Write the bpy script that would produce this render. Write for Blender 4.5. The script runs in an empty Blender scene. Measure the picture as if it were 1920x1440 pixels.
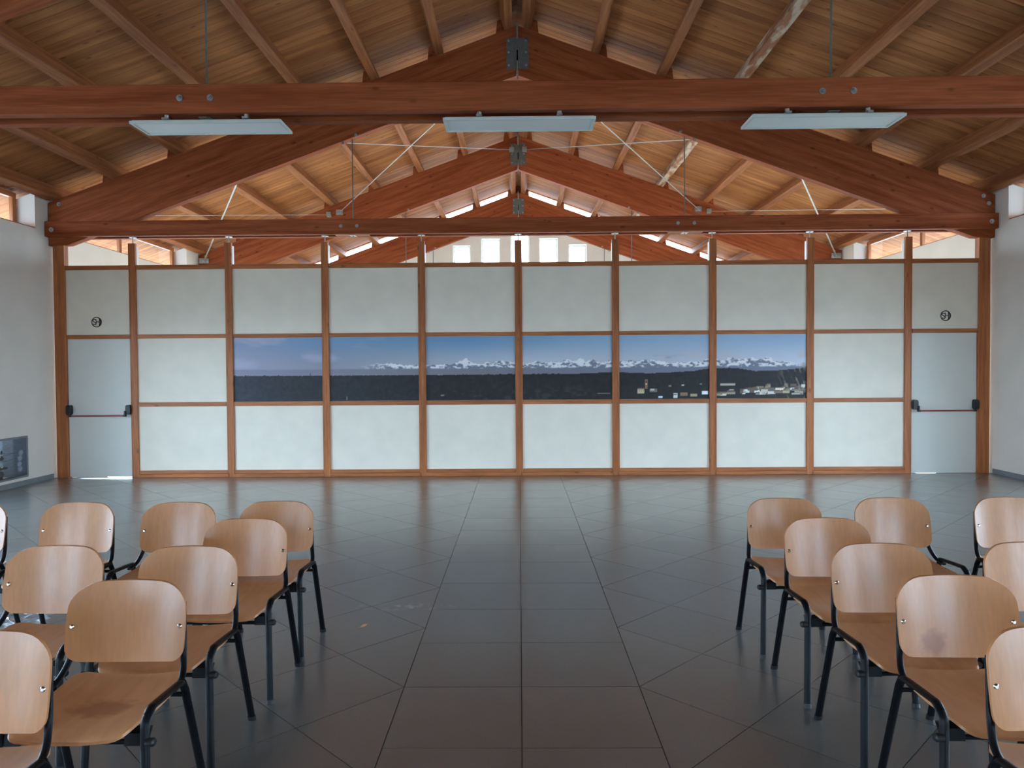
import bpy, math, random
import numpy as np
from mathutils import Vector, Matrix
random.seed(7); rng = np.random.default_rng(7)
scene = bpy.context.scene
COL = scene.collection

# ------------------------------------------------------------------ camera
FPX, PITCH, YAW, ROLL, CAMH = 1372.6, 0.0220, 0.0103, -0.0069, 1.6265
def cam_basis():
    cy, sy, cp, sp = math.cos(YAW), math.sin(YAW), math.cos(PITCH), math.sin(PITCH)
    fwd = Vector((-sy*cp, cy*cp, -sp)); right = Vector((cy, sy, 0)); up = right.cross(fwd)
    cr, sr = math.cos(ROLL), math.sin(ROLL)
    return cr*right+sr*up, -sr*right+cr*up, fwd
_r, _u, _f = cam_basis()
cam = bpy.data.cameras.new('camera'); cam.sensor_width = 36; cam.lens = FPX*36/1920
cam.clip_end = 300
cam_o = bpy.data.objects.new('camera', cam); COL.objects.link(cam_o)
cam_o.matrix_world = Matrix(((_r.x, _u.x, -_f.x, 0), (_r.y, _u.y, -_f.y, 0), (_r.z, _u.z, -_f.z, CAMH), (0, 0, 0, 1)))
scene.camera = cam_o

# ------------------------------------------------------------------ daylight: an even overcast sky
world = bpy.data.worlds.new('overcast_sky'); scene.world = world; world.use_nodes = True
bg = world.node_tree.nodes['Background']
bg.inputs['Color'].default_value = (0.64, 0.87, 1.12, 1); bg.inputs['Strength'].default_value = 7.0
scene.view_settings.view_transform = 'Standard'; scene.view_settings.look = 'None'
scene.view_settings.gamma = 1; scene.view_settings.use_curve_mapping = False
scene.view_settings.exposure = 1.43
scene.cycles.max_bounces = 6; scene.cycles.diffuse_bounces = 4; scene.cycles.glossy_bounces = 3
scene.cycles.use_adaptive_sampling = True; scene.cycles.adaptive_threshold = .06
scene.cycles.transparent_max_bounces = 12; scene.cycles.use_denoising = True
scene.cycles.sample_clamp_indirect = 6
scene.cycles.caustics_reflective = False; scene.cycles.caustics_refractive = False

# ------------------------------------------------------------------ helpers
def s2l(c):
    c = np.asarray(c, float)/255.
    return np.where(c <= .04045, c/12.92, ((c+.055)/1.055)**2.4)
def rgb(*c): return tuple(float(x) for x in s2l(c))+(1,)

def new_mat(name):
    m = bpy.data.materials.new(name); m.use_nodes = True
    nt = m.node_tree; return m, nt, nt.nodes['Principled BSDF']
def N(nt, t, **k):
    n = nt.nodes.new(t)
    for a, v in k.items(): setattr(n, a, v)
    return n
def ramp(nt, stops):
    n = N(nt, 'ShaderNodeValToRGB'); e = n.color_ramp.elements
    while len(e) < len(stops): e.new(.5)
    for el, (p, c) in zip(e, stops): el.position = p; el.color = c
    return n
def mixc(nt, fac, a, b, mode='MIX'):
    n = N(nt, 'ShaderNodeMix', data_type='RGBA', blend_type=mode)
    for sock, v in ((n.inputs[0], fac), (n.inputs[6], a), (n.inputs[7], b)):
        if hasattr(v, 'is_output'): nt.links.new(v, sock)
        else: sock.default_value = v
    return n.outputs[2]
def math_(nt, op, a, b=0.0, c=0.0):
    n = N(nt, 'ShaderNodeMath', operation=op)
    for i, v in enumerate((a, b, c)):
        if hasattr(v, 'is_output'): nt.links.new(v, n.inputs[i])
        else: n.inputs[i].default_value = v
    return n.outputs[0]

def coords(nt, scale, rnd=True):
    tc = N(nt, 'ShaderNodeTexCoord'); mp = N(nt, 'ShaderNodeMapping')
    mp.inputs['Scale'].default_value = scale
    nt.links.new(tc.outputs['Object'], mp.inputs['Vector'])
    if rnd:
        oi = N(nt, 'ShaderNodeObjectInfo')
        v = N(nt, 'ShaderNodeVectorMath', operation='SCALE'); v.inputs[0].default_value = (37, 91, 53)
        nt.links.new(oi.outputs['Random'], v.inputs['Scale']); nt.links.new(v.outputs[0], mp.inputs['Location'])
    return mp.outputs[0]

def wood(name, dark, light, rough=.5, knots=.5, var=.25, grain=(1.0, 16, 16), coat=0.0, bump=.08, patch=None, spec=.4, fine=1.0):
    m, nt, b = new_mat(name)
    n1 = N(nt, 'ShaderNodeTexNoise'); n1.inputs['Scale'].default_value = 1.0; n1.inputs['Detail'].default_value = 3
    nt.links.new(coords(nt, grain), n1.inputs['Vector'])
    r1 = ramp(nt, [(.32, dark), (.68, light)]); nt.links.new(n1.outputs[0], r1.inputs[0]); col = r1.outputs[0]
    n2 = N(nt, 'ShaderNodeTexNoise'); n2.inputs['Scale'].default_value = 1; n2.inputs['Detail'].default_value = 1
    nt.links.new(coords(nt, tuple(g*5 for g in grain)), n2.inputs['Vector'])
    r2 = ramp(nt, [(.3, (1-.18*fine,)*3+(1,)), (.7, (1+.1*fine,)*3+(1,))]); nt.links.new(n2.outputs[0], r2.inputs[0])
    col = mixc(nt, 1.0, col, r2.outputs[0], 'MULTIPLY')
    if knots:
        v = N(nt, 'ShaderNodeTexVoronoi'); v.inputs['Scale'].default_value = 1
        nt.links.new(coords(nt, (2.6, 5.5, 5.5)), v.inputs['Vector'])
        r3 = ramp(nt, [(.05, (1, 1, 1, 1)), (.13, (0, 0, 0, 1))]); nt.links.new(v.outputs['Distance'], r3.inputs[0])
        kf = math_(nt, 'MULTIPLY', r3.outputs[0], knots)
        col = mixc(nt, kf, col, tuple(x*.22 for x in dark[:3])+(1,))
    oi = N(nt, 'ShaderNodeObjectInfo')
    if patch:
        n4 = N(nt, 'ShaderNodeTexNoise'); n4.inputs['Scale'].default_value = 1; n4.inputs['Detail'].default_value = 6
        nt.links.new(coords(nt, (2.5, 9, 9)), n4.inputs['Vector'])
        r4 = ramp(nt, [(.44, (0, 0, 0, 1)), (.56, (.8, .8, .8, 1))]); nt.links.new(n4.outputs[0], r4.inputs[0])
        col = mixc(nt, r4.outputs[0], col, patch)
    hsv = N(nt, 'ShaderNodeHueSaturation'); nt.links.new(col, hsv.inputs['Color'])
    nt.links.new(math_(nt, 'MULTIPLY_ADD', oi.outputs['Random'], var*2, 1-var), hsv.inputs['Value'])
    nt.links.new(hsv.outputs[0], b.inputs['Base Color'])
    b.inputs['Roughness'].default_value = rough; b.inputs['Specular IOR Level'].default_value = spec
    if coat: b.inputs['Coat Weight'].default_value = coat; b.inputs['Coat Roughness'].default_value = .22
    bp = N(nt, 'ShaderNodeBump'); bp.inputs['Strength'].default_value = bump; bp.inputs['Distance'].default_value = .01
    nt.links.new(n2.outputs[0], bp.inputs['Height']); nt.links.new(bp.outputs[0], b.inputs['Normal'])
    return m

def plain(name, col, rough=.6, metal=0.0, var=.05, scale=6.0, bump=0.0, spec=.5):
    m, nt, b = new_mat(name)
    n = N(nt, 'ShaderNodeTexNoise'); n.inputs['Scale'].default_value = scale; n.inputs['Detail'].default_value = 2
    nt.links.new(coords(nt, (1, 1, 1)), n.inputs['Vector'])
    r = ramp(nt, [(.3, tuple(x*(1-var) for x in col[:3])+(1,)), (.7, tuple(min(1, x*(1+var)) for x in col[:3])+(1,))])
    nt.links.new(n.outputs[0], r.inputs[0]); nt.links.new(r.outputs[0], b.inputs['Base Color'])
    b.inputs['Roughness'].default_value = rough; b.inputs['Metallic'].default_value = metal
    b.inputs['Specular IOR Level'].default_value = spec
    if bump:
        bp = N(nt, 'ShaderNodeBump'); bp.inputs['Strength'].default_value = bump; bp.inputs['Distance'].default_value = .01
        nt.links.new(n.outputs[0], bp.inputs['Height']); nt.links.new(bp.outputs[0], b.inputs['Normal'])
    return m

def glass_mat(name, tint=(.97, .99, 1, 1)):
    m = bpy.data.materials.new(name); m.use_nodes = True; nt = m.node_tree
    nt.nodes.remove(nt.nodes['Principled BSDF']); out = nt.nodes['Material Output']
    tr = N(nt, 'ShaderNodeBsdfTransparent'); tr.inputs[0].default_value = tint
    gl = N(nt, 'ShaderNodeBsdfGlossy'); gl.inputs['Roughness'].default_value = .02
    lw = N(nt, 'ShaderNodeLayerWeight'); lw.inputs[0].default_value = .5
    fr = math_(nt, 'MULTIPLY_ADD', math_(nt, 'POWER', lw.outputs['Facing'], 5.0), .9, .03)
    mx = N(nt, 'ShaderNodeMixShader')
    nt.links.new(fr, mx.inputs[0]); nt.links.new(tr.outputs[0], mx.inputs[1]); nt.links.new(gl.outputs[0], mx.inputs[2])
    nt.links.new(mx.outputs[0], out.inputs[0]); return m

def attr_mat(name, rough=.45):
    m, nt, b = new_mat(name)
    a = N(nt, 'ShaderNodeVertexColor'); a.layer_name = 'print'
    nt.links.new(a.outputs[0], b.inputs['Base Color']); b.inputs['Roughness'].default_value = rough
    b.inputs['Specular IOR Level'].default_value = .3
    return m

# palette
M_BEAM = wood('stained_glulam', (.26, .055, .018, 1), (.41, .112, .042, 1), rough=.6, knots=.6, var=.10, grain=(.8, 14, 14), spec=.1)
M_PURLIN = wood('stained_purlin', (.26, .083, .030, 1), (.43, .162, .060, 1), rough=.6, knots=.5, var=.14, grain=(.8, 18, 18), spec=.2)
M_PURLIN_PALE = wood('weathered_purlin', (.26, .083, .030, 1), (.43, .162, .060, 1), rough=.6, knots=.3, var=.02, grain=(.8, 18, 18), patch=(.62, .50, .36, 1))
M_DECK = wood('ceiling_board', (.28, .094, .030, 1), (.47, .19, .065, 1), rough=.65, knots=.6, var=.13, grain=(.7, 7, 7), spec=.15, fine=.55)
M_FRAME = wood('varnished_fir', (.36, .108, .034, 1), (.55, .185, .057, 1), rough=.42, knots=.55, var=.10, grain=(1.1, 22, 22), spec=.3)
M_WINWOOD = wood('window_wood', (.42, .14, .05, 1), (.6, .22, .08, 1), rough=.4, knots=.2, var=.08, grain=(1.1, 22, 22))
M_BEECH = wood('beech_veneer', (.575, .245, .094, 1), (.615, .268, .106, 1), rough=.42, knots=0, var=.08, grain=(16, 16, 1.3), coat=.55, bump=.0, fine=.35)
M_SEAT = wood('beech_seat', (.58, .265, .115, 1), (.68, .33, .15, 1), rough=.4, knots=0, var=.08, grain=(7, 1.6, 7), coat=.3, bump=.0, fine=.4)
M_PLASTER = plain('white_plaster', (.86, .77, .67, 1), rough=.85, var=.03, scale=2.0, bump=.05)
M_PANEL = plain('white_board', (.89, .79, .64, 1), rough=.55, var=.035, scale=3.5)
M_DOORLEAF = plain('door_laminate', (.79, .77, .69, 1), rough=.5, var=.02, scale=2.0)
M_WHITE = plain('white_paint_and_glint', (.85, .84, .80, 1), rough=.4, var=.02)
M_GALV = plain('galvanised_steel', (.42, .43, .42, 1), rough=.42, metal=.8, var=.2, scale=30)
M_PLATE = plain('grey_painted_steel', (.16, .175, .165, 1), rough=.5, metal=.3, var=.12, scale=20)
M_ROD = plain('steel_rod', (.50, .48, .44, 1), rough=.38, metal=.7, var=.1, scale=30)
M_BLACK = plain('black_coated_steel', (.006, .006, .007, 1), rough=.4, var=.2, scale=20, spec=.18)
M_BLACKPL = plain('black_plastic', (.014, .014, .015, 1), rough=.45, var=.2)
M_RED = plain('red_bar', (.33, .05, .045, 1), rough=.3, var=.05)
M_INK = plain('black_vinyl', (.01, .01, .01, 1), rough=.5, var=.1)
M_LEDFRAME = plain('white_aluminium', (.70, .72, .66, 1), rough=.4, var=.02)
M_DIFFUSER = plain('acrylic_diffuser', (.90, .86, .80, 1), rough=.35, var=.01)
M_GROUT = plain('grout', (.055, .053, .05, 1), rough=.9, var=.15)
M_SKIRT = plain('grey_skirting', (.23, .235, .235, 1), rough=.45, var=.08, scale=8)
M_ROOF = plain('roof_cover', (.25, .12, .08, 1), rough=.9)
M_GROUND = plain('gravel_yard', (.36, .37, .36, 1), rough=.95, var=.2, scale=1.5)
M_GLASS = glass_mat('window_glass')
M_PRINT = attr_mat('photo_print')
M_CHROME = plain('nickel', (.72, .68, .60, 1), rough=.18, metal=1, var=.02)
M_BOUNCEFLOOR = plain('pale_bounce_floor', (.74, .63, .46, 1), rough=.5, var=.05, scale=4)  # pale tone chosen to brighten the unseen far hall

def tile_mat():
    m, nt, b = new_mat('grey_porcelain_tile')
    g = N(nt, 'ShaderNodeNewGeometry')
    n1 = N(nt, 'ShaderNodeTexNoise'); n1.inputs['Scale'].default_value = 2.2; n1.inputs['Detail'].default_value = 4; n1.inputs['Roughness'].default_value = .65
    nt.links.new(coords(nt, (1, 1, 1)), n1.inputs['Vector'])
    r = ramp(nt, [(.3, (.085, .084, .077, 1)), (.7, (.120, .119, .110, 1))]); nt.links.new(n1.outputs[0], r.inputs[0])
    n2 = N(nt, 'ShaderNodeTexNoise'); n2.inputs['Scale'].default_value = 90; n2.inputs['Detail'].default_value = 3
    nt.links.new(coords(nt, (1, 1, 1)), n2.inputs['Vector'])
    r2 = ramp(nt, [(.3, (.9, .9, .9, 1)), (.72, (1.08, 1.08, 1.08, 1))]); nt.links.new(n2.outputs[0], r2.inputs[0])
    col = mixc(nt, 1, r.outputs[0], r2.outputs[0], 'MULTIPLY')
    oi = N(nt, 'ShaderNodeObjectInfo'); hsv = N(nt, 'ShaderNodeHueSaturation'); nt.links.new(col, hsv.inputs['Color'])
    nt.links.new(math_(nt, 'MULTIPLY_ADD', oi.outputs['Random'], .14, .93), hsv.inputs['Value'])
    # chalky dust smear left of the aisle
    sp = N(nt, 'ShaderNodeSeparateXYZ'); nt.links.new(g.outputs['Position'], sp.inputs[0])
    dx = math_(nt, 'DIVIDE', math_(nt, 'ADD', sp.outputs[0], .80), .42)
    dy = math_(nt, 'DIVIDE', math_(nt, 'SUBTRACT', sp.outputs[1], 4.97), .10)
    d2 = math_(nt, 'ADD', math_(nt, 'MULTIPLY', dx, dx), math_(nt, 'MULTIPLY', dy, dy))
    msk = math_(nt, 'SUBTRACT', 1.0, d2); msk = math_(nt, 'MAXIMUM', msk, 0.0)
    n3 = N(nt, 'ShaderNodeTexNoise'); n3.inputs['Scale'].default_value = 14; n3.inputs['Detail'].default_value = 6
    nt.links.new(g.outputs['Position'], n3.inputs['Vector'])
    r3 = ramp(nt, [(.5, (0, 0, 0, 1)), (.75, (.6, .6, .6, 1))]); nt.links.new(n3.outputs[0], r3.inputs[0])
    col = mixc(nt, math_(nt, 'MULTIPLY', msk, r3.outputs[0]), hsv.outputs[0], (.55, .56, .56, 1))
    nt.links.new(col, b.inputs['Base Color'])
    rr = ramp(nt, [(.3, (.30, .30, .30, 1)), (.7, (.40, .40, .40, 1))]); nt.links.new(n1.outputs[0], rr.inputs[0])
    nt.links.new(rr.outputs[0], b.inputs['Roughness']); b.inputs['Specular IOR Level'].default_value = .9
    b.inputs['Coat Weight'].default_value = 1.0; b.inputs['Coat Roughness'].default_value = .25; b.inputs['Coat IOR'].default_value = 1.5
    return m
M_TILE = tile_mat()

def mesh(name, verts, faces, mat=None, smooth=False):
    me = bpy.data.meshes.new(name); me.from_pydata([tuple(v) for v in verts], [], faces)
    if mat: me.materials.append(mat)
    if smooth: me.polygons.foreach_set('use_smooth', [True]*len(me.polygons))
    me.update(); return me
def obj(name, me, parent=None, loc=(0, 0, 0), rot=(0, 0, 0)):
    o = bpy.data.objects.new(name, me); COL.objects.link(o); o.location = loc; o.rotation_euler = rot
    if parent: o.parent = parent
    return o
def tag(o, label=None, cat=None, group=None, kind=None):
    for k, v in (('label', label), ('category', cat), ('group', group), ('kind', kind)):
        if v: o[k] = v
    return o
def empty(name, loc=(0, 0, 0)):
    o = bpy.data.objects.new(name, None); COL.objects.link(o); o.location = loc; return o

BOXF = [(0, 3, 2, 1), (4, 5, 6, 7), (0, 1, 5, 4), (1, 2, 6, 5), (2, 3, 7, 6), (3, 0, 4, 7)]
def boxv(x0, x1, y0, y1, z0, z1):
    return [(x0, y0, z0), (x1, y0, z0), (x1, y1, z0), (x0, y1, z0), (x0, y0, z1), (x1, y0, z1), (x1, y1, z1), (x0, y1, z1)]
class MB:
    def __init__(s): s.v = []; s.f = []
    def add(s, v, f):
        k = len(s.v); s.v += [tuple(p) for p in v]; s.f += [tuple(i+k for i in q) for q in f]; return s
    def box(s, *a): return s.add(boxv(*a), BOXF)
    def prism(s, pts, y0, y1, ax='y'):          # polygon in xz (or yz / xy) swept along an axis
        n = len(pts)
        def P(p, t): return (p[0], t, p[1]) if ax == 'y' else ((t, p[0], p[1]) if ax == 'x' else (p[0], p[1], t))
        v = [P(p, y0) for p in pts]+[P(p, y1) for p in pts]
        f = [tuple(range(n)), tuple(range(2*n-1, n-1, -1))]+[(i, i+n, (i+1) % n+n, (i+1) % n) for i in range(n)]
        return s.add(v, f)
    def cyl(s, p0, p1, r, n=12, r1=None):
        p0, p1 = Vector(p0), Vector(p1); d = (p1-p0).normalized()
        a = d.orthogonal().normalized(); b = d.cross(a); r1 = r if r1 is None else r1
        ring = [(math.cos(2*math.pi*i/n), math.sin(2*math.pi*i/n)) for i in range(n)]
        v = [p0+r*(c*a+q*b) for c, q in ring]+[p1+r1*(c*a+q*b) for c, q in ring]
        f = [tuple(range(n-1, -1, -1)), tuple(range(n, 2*n))]+[(i, (i+1) % n, (i+1) % n+n, i+n) for i in range(n)]
        return s.add(v, f)
    def tube(s, pts, ra, rb, n=12):             # oval tube in a plane whose normal is x
        pts = [Vector(p) for p in pts]; ex = Vector((1, 0, 0)); k = len(pts); v = []; f = []
        for i, p in enumerate(pts):
            t = (pts[min(i+1, k-1)]-pts[max(i-1, 0)]).normalized()
            b = t.cross(ex).normalized(); a = b.cross(t).normalized()
            v += [p+ra*math.cos(2*math.pi*j/n)*a+rb*math.sin(2*math.pi*j/n)*b for j in range(n)]
        for i in range(k-1):
            f += [(i*n+j, i*n+(j+1) % n, (i+1)*n+(j+1) % n, (i+1)*n+j) for j in range(n)]
        f += [tuple(range(n-1, -1, -1)), tuple(range((k-1)*n, k*n))]
        return s.add(v, f)
    def build(s, name, mat, parent=None, loc=(0, 0, 0), rot=(0, 0, 0), smooth=False):
        me = mesh(name, s.v, s.f, mat, False)
        import bmesh as _b
        bm = _b.new(); bm.from_mesh(me); _b.ops.recalc_face_normals(bm, faces=bm.faces); bm.to_mesh(me); bm.free()
        if smooth: shade(me)
        return obj(name, me, parent, loc, rot)
def shade(me, ang=40):
    import bmesh as _b
    bm = _b.new(); bm.from_mesh(me)
    for f in bm.faces: f.smooth = True
    for e in bm.edges:
        if len(e.link_faces) == 2 and e.calc_face_angle(0) > math.radians(ang): e.smooth = False
    bm.to_mesh(me); bm.free()

_bc = {}
def beam(name, size, mat, parent, loc, rot=(0, 0, 0), bev=.004):
    """box centred at loc, long axis local x, small arris; alike pieces share mesh data"""
    key = (tuple(round(s, 4) for s in size), mat.name, bev)
    if key not in _bc:
        import bmesh as _b
        bm = _b.new(); _b.ops.create_cube(bm, size=1)
        for v in bm.verts: v.co = Vector((v.co.x*size[0], v.co.y*size[1], v.co.z*size[2]))
        if bev: _b.ops.bevel(bm, geom=bm.edges[:], offset=bev, segments=1, affect='EDGES')
        me = bpy.data.meshes.new(name); bm.to_mesh(me); bm.free(); me.materials.append(mat); _bc[key] = me
    return obj(name, _bc[key], parent, loc, rot)

# ------------------------------------------------------------------ dimensions
WX = 7.08                    # side wall inner face
WT = .36                     # wall thickness
SL = .362; ANG = math.atan(SL); CA = math.cos(ANG); SA = math.sin(ANG)
ZTOP, ZLOW = 6.71, 5.975     # rafter top and soffit at the ridge
PH = .20                     # purlin depth
TR = [5.895, 11.055, 16.215, 21.375]
YF, YG = -4.5, 21.45         # wall behind the camera, gable wall inner faces
YP = 11.0                    # front of the timber partition
def zt(x): return ZTOP-SL*abs(x)
def zd(x): return ZTOP+PH/CA-SL*abs(x)

# portals: help the renderer find the sky through the modelled openings
def portal(name, loc, rot, sx, sy):
    l = bpy.data.lights.new(name, 'AREA'); l.shape = 'RECTANGLE'; l.size = sx; l.size_y = sy
    l.cycles.is_portal = True
    o = bpy.data.objects.new(name, l); COL.objects.link(o); o.location = loc; o.rotation_euler = rot; o['kind'] = 'helper'
    return o

# ------------------------------------------------------------------ ground and floor
tag(MB().box(-60, 60, -60, 80, -.5, -.25).build('ground', M_GROUND), kind='structure')
floor = tag(MB().box(-WX-WT, WX+WT, YF-.3, YG+.3, -.25, -.0035).build('floor', M_GROUT), kind='structure')

def clip(poly, a, b, c):     # keep a*x+b*y<=c
    out = []
    for i in range(len(poly)):
        p, q = poly[i], poly[(i+1) % len(poly)]
        dp, dq = a*p[0]+b*p[1]-c, a*q[0]+b*q[1]-c
        if dp <= 0: out.append(p)
        if dp*dq < 0:
            t = dp/(dp-dq); out.append((p[0]+t*(q[0]-p[0]), p[1]+t*(q[1]-p[1])))
    return out
def area(p): return abs(sum(p[i][0]*p[(i+1) % len(p)][1]-p[(i+1) % len(p)][0]*p[i][1] for i in range(len(p))))/2
def to_px(x, y, z):
    v = Vector((x, y, z))-Vector((0, 0, CAMH)); d = v.dot(_f)
    if d < .2: return None
    return 960+FPX*v.dot(_r)/d, 720-FPX*v.dot(_u)/d
Y0T, T, GAP = 3.0985, .60, .0042
tiles = []                   # (centre, polygon relative to centre, key)
for k in range(-6, 32):
    yc = Y0T+T*(k+.5)
    if yc-T/2 > 21.4: break
    for xc in (-.3, .3):
        h = T/2-GAP/2
        y1 = min(yc+h, YP-.002) if yc < YP else yc+h
        tiles.append(((xc, yc), [(-h, -h), (h, -h), (h, y1-yc), (-h, y1-yc)], 'aisle' if y1 == yc+h else None))
D = T*math.sqrt(2)
for sgn in (-1, 1):
    for i in range(-40, 60):
        for j in range(-40, 60):
            cx = .6+D/2*(i+j+1); cy = Y0T+.6+D/2*(i-j)
            if cx-D/2 > WX or cx < .3 or cy < -1.2 or cy-D/2 > YP: continue
            h = D/2-GAP*.7071
            full = [(cx, cy-h), (cx+h, cy), (cx, cy+h), (cx-h, cy)]
            p = clip(full, -1, 0, -(.6+GAP/2)); p = clip(p, 1, 0, WX-.01) if p else p
            if p and abs(cy-YP) < D/2+.01 and cy < YP+.05: p = clip(p, 0, 1, YP-.002)
            elif p: p = clip(p, 0, 1, YG-.002)
            if len(p) < 3 or area(p) < .004: continue
            rel = [((x-cx)*sgn, y-cy) for x, y in p]
            if sgn < 0: rel = rel[::-1]
            tiles.append(((cx*sgn, cy), rel, 'diag' if abs(area(p)-area(full)) < 1e-6 else None))
cache = {}
def tile_mesh(rel):
    n = len(rel)
    v = [(x, y, -.0034) for x, y in rel]+[(x, y, 0) for x, y in rel]
    f = [(i, (i+1) % n, (i+1) % n+n, i+n) for i in range(n)]
    f.append(tuple(range(n, 2*n))); return v, f
rest = MB()
for (cx, cy), rel, key in tiles:
    px = to_px(cx, cy, 0)
    vis = px and -160 < px[0] < 2080 and px[1] < 1560 and cy < YP+.05
    v, f = tile_mesh(rel)
    if not vis:
        rest.add([(x+cx, y+cy, z) for x, y, z in v], f); continue
    if key:
        if key not in cache: cache[key] = mesh('tile', v, f, M_TILE)
        me = cache[key]
    else: me = mesh('tile', v, f, M_TILE)
    obj('tile', me, floor, (cx, cy, 0))
o = rest.build('tile_field', M_TILE, floor); o['kind'] = 'stuff'
tag(MB().box(-WX+.005, WX-.005, YP+.16, YG-.005, -.003, .006).build('floor_far_bounce', M_BOUNCEFLOOR), kind='structure')  # unseen floor, added pale to bounce daylight up to the far ceiling

# ------------------------------------------------------------------ side walls, clerestory, low glazing
SILL = 3.72
GLZ = [(-3.7, -1.6), (1.5, 3.5), (4.2, 6.3), (6.7, 8.9), (11.7, 15.5), (16.9, 20.8)]              # glazed side-wall doors, y ranges; beyond the partition unseen, added to brighten that hall
def gzt(y): return 2.45 if y < YP else 3.1  # taller beyond the partition, to let more daylight into that hall
WIN_N = [0]
def window(x, y0, y1, z0, z1, n, s, mat, ztop_fn=None, th=.06, bar=.075):
    """framed window in a side wall; s is the outward sign"""
    WIN_N[0] += 1
    w = empty('window_%d' % WIN_N[0], (x, (y0+y1)/2, z0)); w['kind'] = 'structure'
    L, H = y1-y0, z1-z0
    R90 = (0, 0, math.pi/2)
    beam('window_frame', (L, th, bar), mat, w, (0, 0, bar/2), R90)
    beam('window_frame', (L, th, bar), mat, w, (0, 0, H-bar/2), R90)
    step = L/n
    for i in range(n+1):
        yy = -L/2+i*step; yy = min(max(yy, -L/2+bar/2), L/2-bar/2)
        beam('window_frame', (H-2*bar, bar, th), mat, w, (0, yy, H/2), (0, math.pi/2, 0))
    for i in range(n):
        a = -L/2+i*step+(bar if i == 0 else bar/2); b = -L/2+(i+1)*step-(bar if i == n-1 else bar/2)
        beam('pane', (.006, b-a+.01, H-2*bar+.01), M_GLASS, w, (0, (a+b)/2, H/2), bev=0)
    return w
for s, side in ((-1, 'left'), (1, 'right')):
    mb = MB(); xi, xo = s*WX, s*(WX+WT); x0, x1 = min(xi, xo), max(xi, xo)
    ys = [YF-.3]+[y for g in GLZ for y in g]+[YG+.3]
    for i in range(0, len(ys), 2): mb.box(x0, x1, ys[i], ys[i+1], 0, 3.2)
    for a, b in GLZ: mb.box(x0, x1, a, b, gzt(a), 3.2)
    mb.box(x0, x1, YF-.3, YG+.3, 3.2, SILL)
    piers = [(YF-.3, YF+.4), (.38, 1.09)]+[(t-.355 if abs(t-16.2) > 1 else t-.62, t+.355) for t in TR[:3]]+[(TR[3]-.5, YG+.3)]
    for a, b in piers:
        mb.prism([(xi, SILL), (xo, SILL), (xo, zt(xo)+.10), (xi, zt(xi)+.10)], a, b)
    tag(mb.build('wall_'+side, M_PLASTER), kind='structure')
    for (a, b), (c, d) in zip(piers[:-1], piers[1:]):
        window(s*(WX+.30), b, c, SILL, zd(WX+.30)-.02, 2, s, M_WINWOOD)
        sb = tag(beam('trim_%d' % (int(s > 0)*10+int(b)+1+6), (c-b, .30, .012), M_WINWOOD, None, (s*(WX+.15), (b+c)/2, SILL+.006), (0, 0, math.pi/2)), kind='structure')
    for a, b in GLZ:
        GZT = gzt(a)
        window(s*(WX+.12), a, b, 0.0, GZT, 2, s, M_WINWOOD, bar=.09)
    for a, b in ((YF, YP), (YP, YG)):
        portal('daylight_portal', (s*(WX+.40), (a+b)/2, 3.97), (0, s*math.pi/2, 0), .5, b-a)
    for a, b, h in ((GLZ[0][0], GLZ[3][1], 2.45), (GLZ[4][0], GLZ[5][1], 3.1)):
        portal('daylight_portal', (s*(WX+.3), (a+b)/2, h/2), (0, s*math.pi/2, 0), h, b-a)
    k = MB()
    for a, b in ((GLZ[0][1], GLZ[1][0]), (GLZ[1][1], GLZ[2][0]), (GLZ[2][1], GLZ[3][0]), (GLZ[3][1], YP-.002)):
        k.box(min(xi, xi-s*.012), max(xi, xi-s*.012), a, b, .0, .072)
    tag(k.build('baseboard_'+side, M_SKIRT), kind='structure')

# ------------------------------------------------------------------ gable wall beyond the partition and wall behind the camera
GZ0 = 1.0
GW = [(-1.92, -1.41, 5.21), (-1.085, -.545, 5.40), (-.235, .31, 5.55), (.595, 1.14, 5.40), (1.455, 1.98, 5.21)]
mb = MB(); yb0, yb1 = YG, YG+.3
def col_(xa, xb, z0, ztop=None):
    pts = [(xa, z0), (xb, z0)]
    if ztop is not None: pts += [(xb, ztop), (xa, ztop)]
    else:
        pts.append((xb, zt(xb)-.02))
        if xa < 0 < xb: pts.append((0, zt(0)-.02))
        pts.append((xa, zt(xa)-.02))
    mb.prism(pts, yb0, yb1)
xs = -WX-WT
for a, b, t in GW:
    col_(xs, a, 0); col_(a, b, 0, GZ0); col_(a, b, t); xs = b
col_(xs, WX+WT, 0)
tag(mb.build('wall_far', M_PLASTER), kind='structure')
for a, b, t in GW:
    WIN_N[0] += 1
    w = empty('window_%d' % WIN_N[0], ((a+b)/2, YG+.2, GZ0)); w['kind'] = 'structure'
    L, H = b-a, t-GZ0
    for zz in (.02, H-.02): beam('window_frame', (L, .05, .04), M_WHITE, w, (0, 0, zz))
    for xx in (-L/2+.02, L/2-.02): beam('window_frame', (H-.08, .05, .04), M_WHITE, w, (xx, 0, H/2), (0, math.pi/2, 0))
    beam('pane', (L-.07, .006, H-.07), M_GLASS, w, (0, 0, H/2), bev=0)
portal('daylight_portal', (.03, YG+.28, (GZ0+5.55)/2), (-math.pi/2, 0, 0), 3.9, 5.55-GZ0)
mb = MB(); yb0, yb1 = YF-.3, YF
FW = [(-6.95, -5.3), (-.9, .9), (5.3, 6.95)]
xs = -WX-WT
for a, b in FW: col_(xs, a, 0); col_(a, b, 2.5); xs = b
col_(xs, WX+WT, 0)
mb.prism([(-WX-WT, zt(WX+WT)-.03), (0, zt(0)-.03), (WX+WT, zt(WX+WT)-.03), (WX+WT, zd(WX+WT)), (0, zd(0)), (-WX-WT, zd(WX+WT))], yb0, yb1)
tag(mb.build('wall_front', M_PLASTER), kind='structure')
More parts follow.
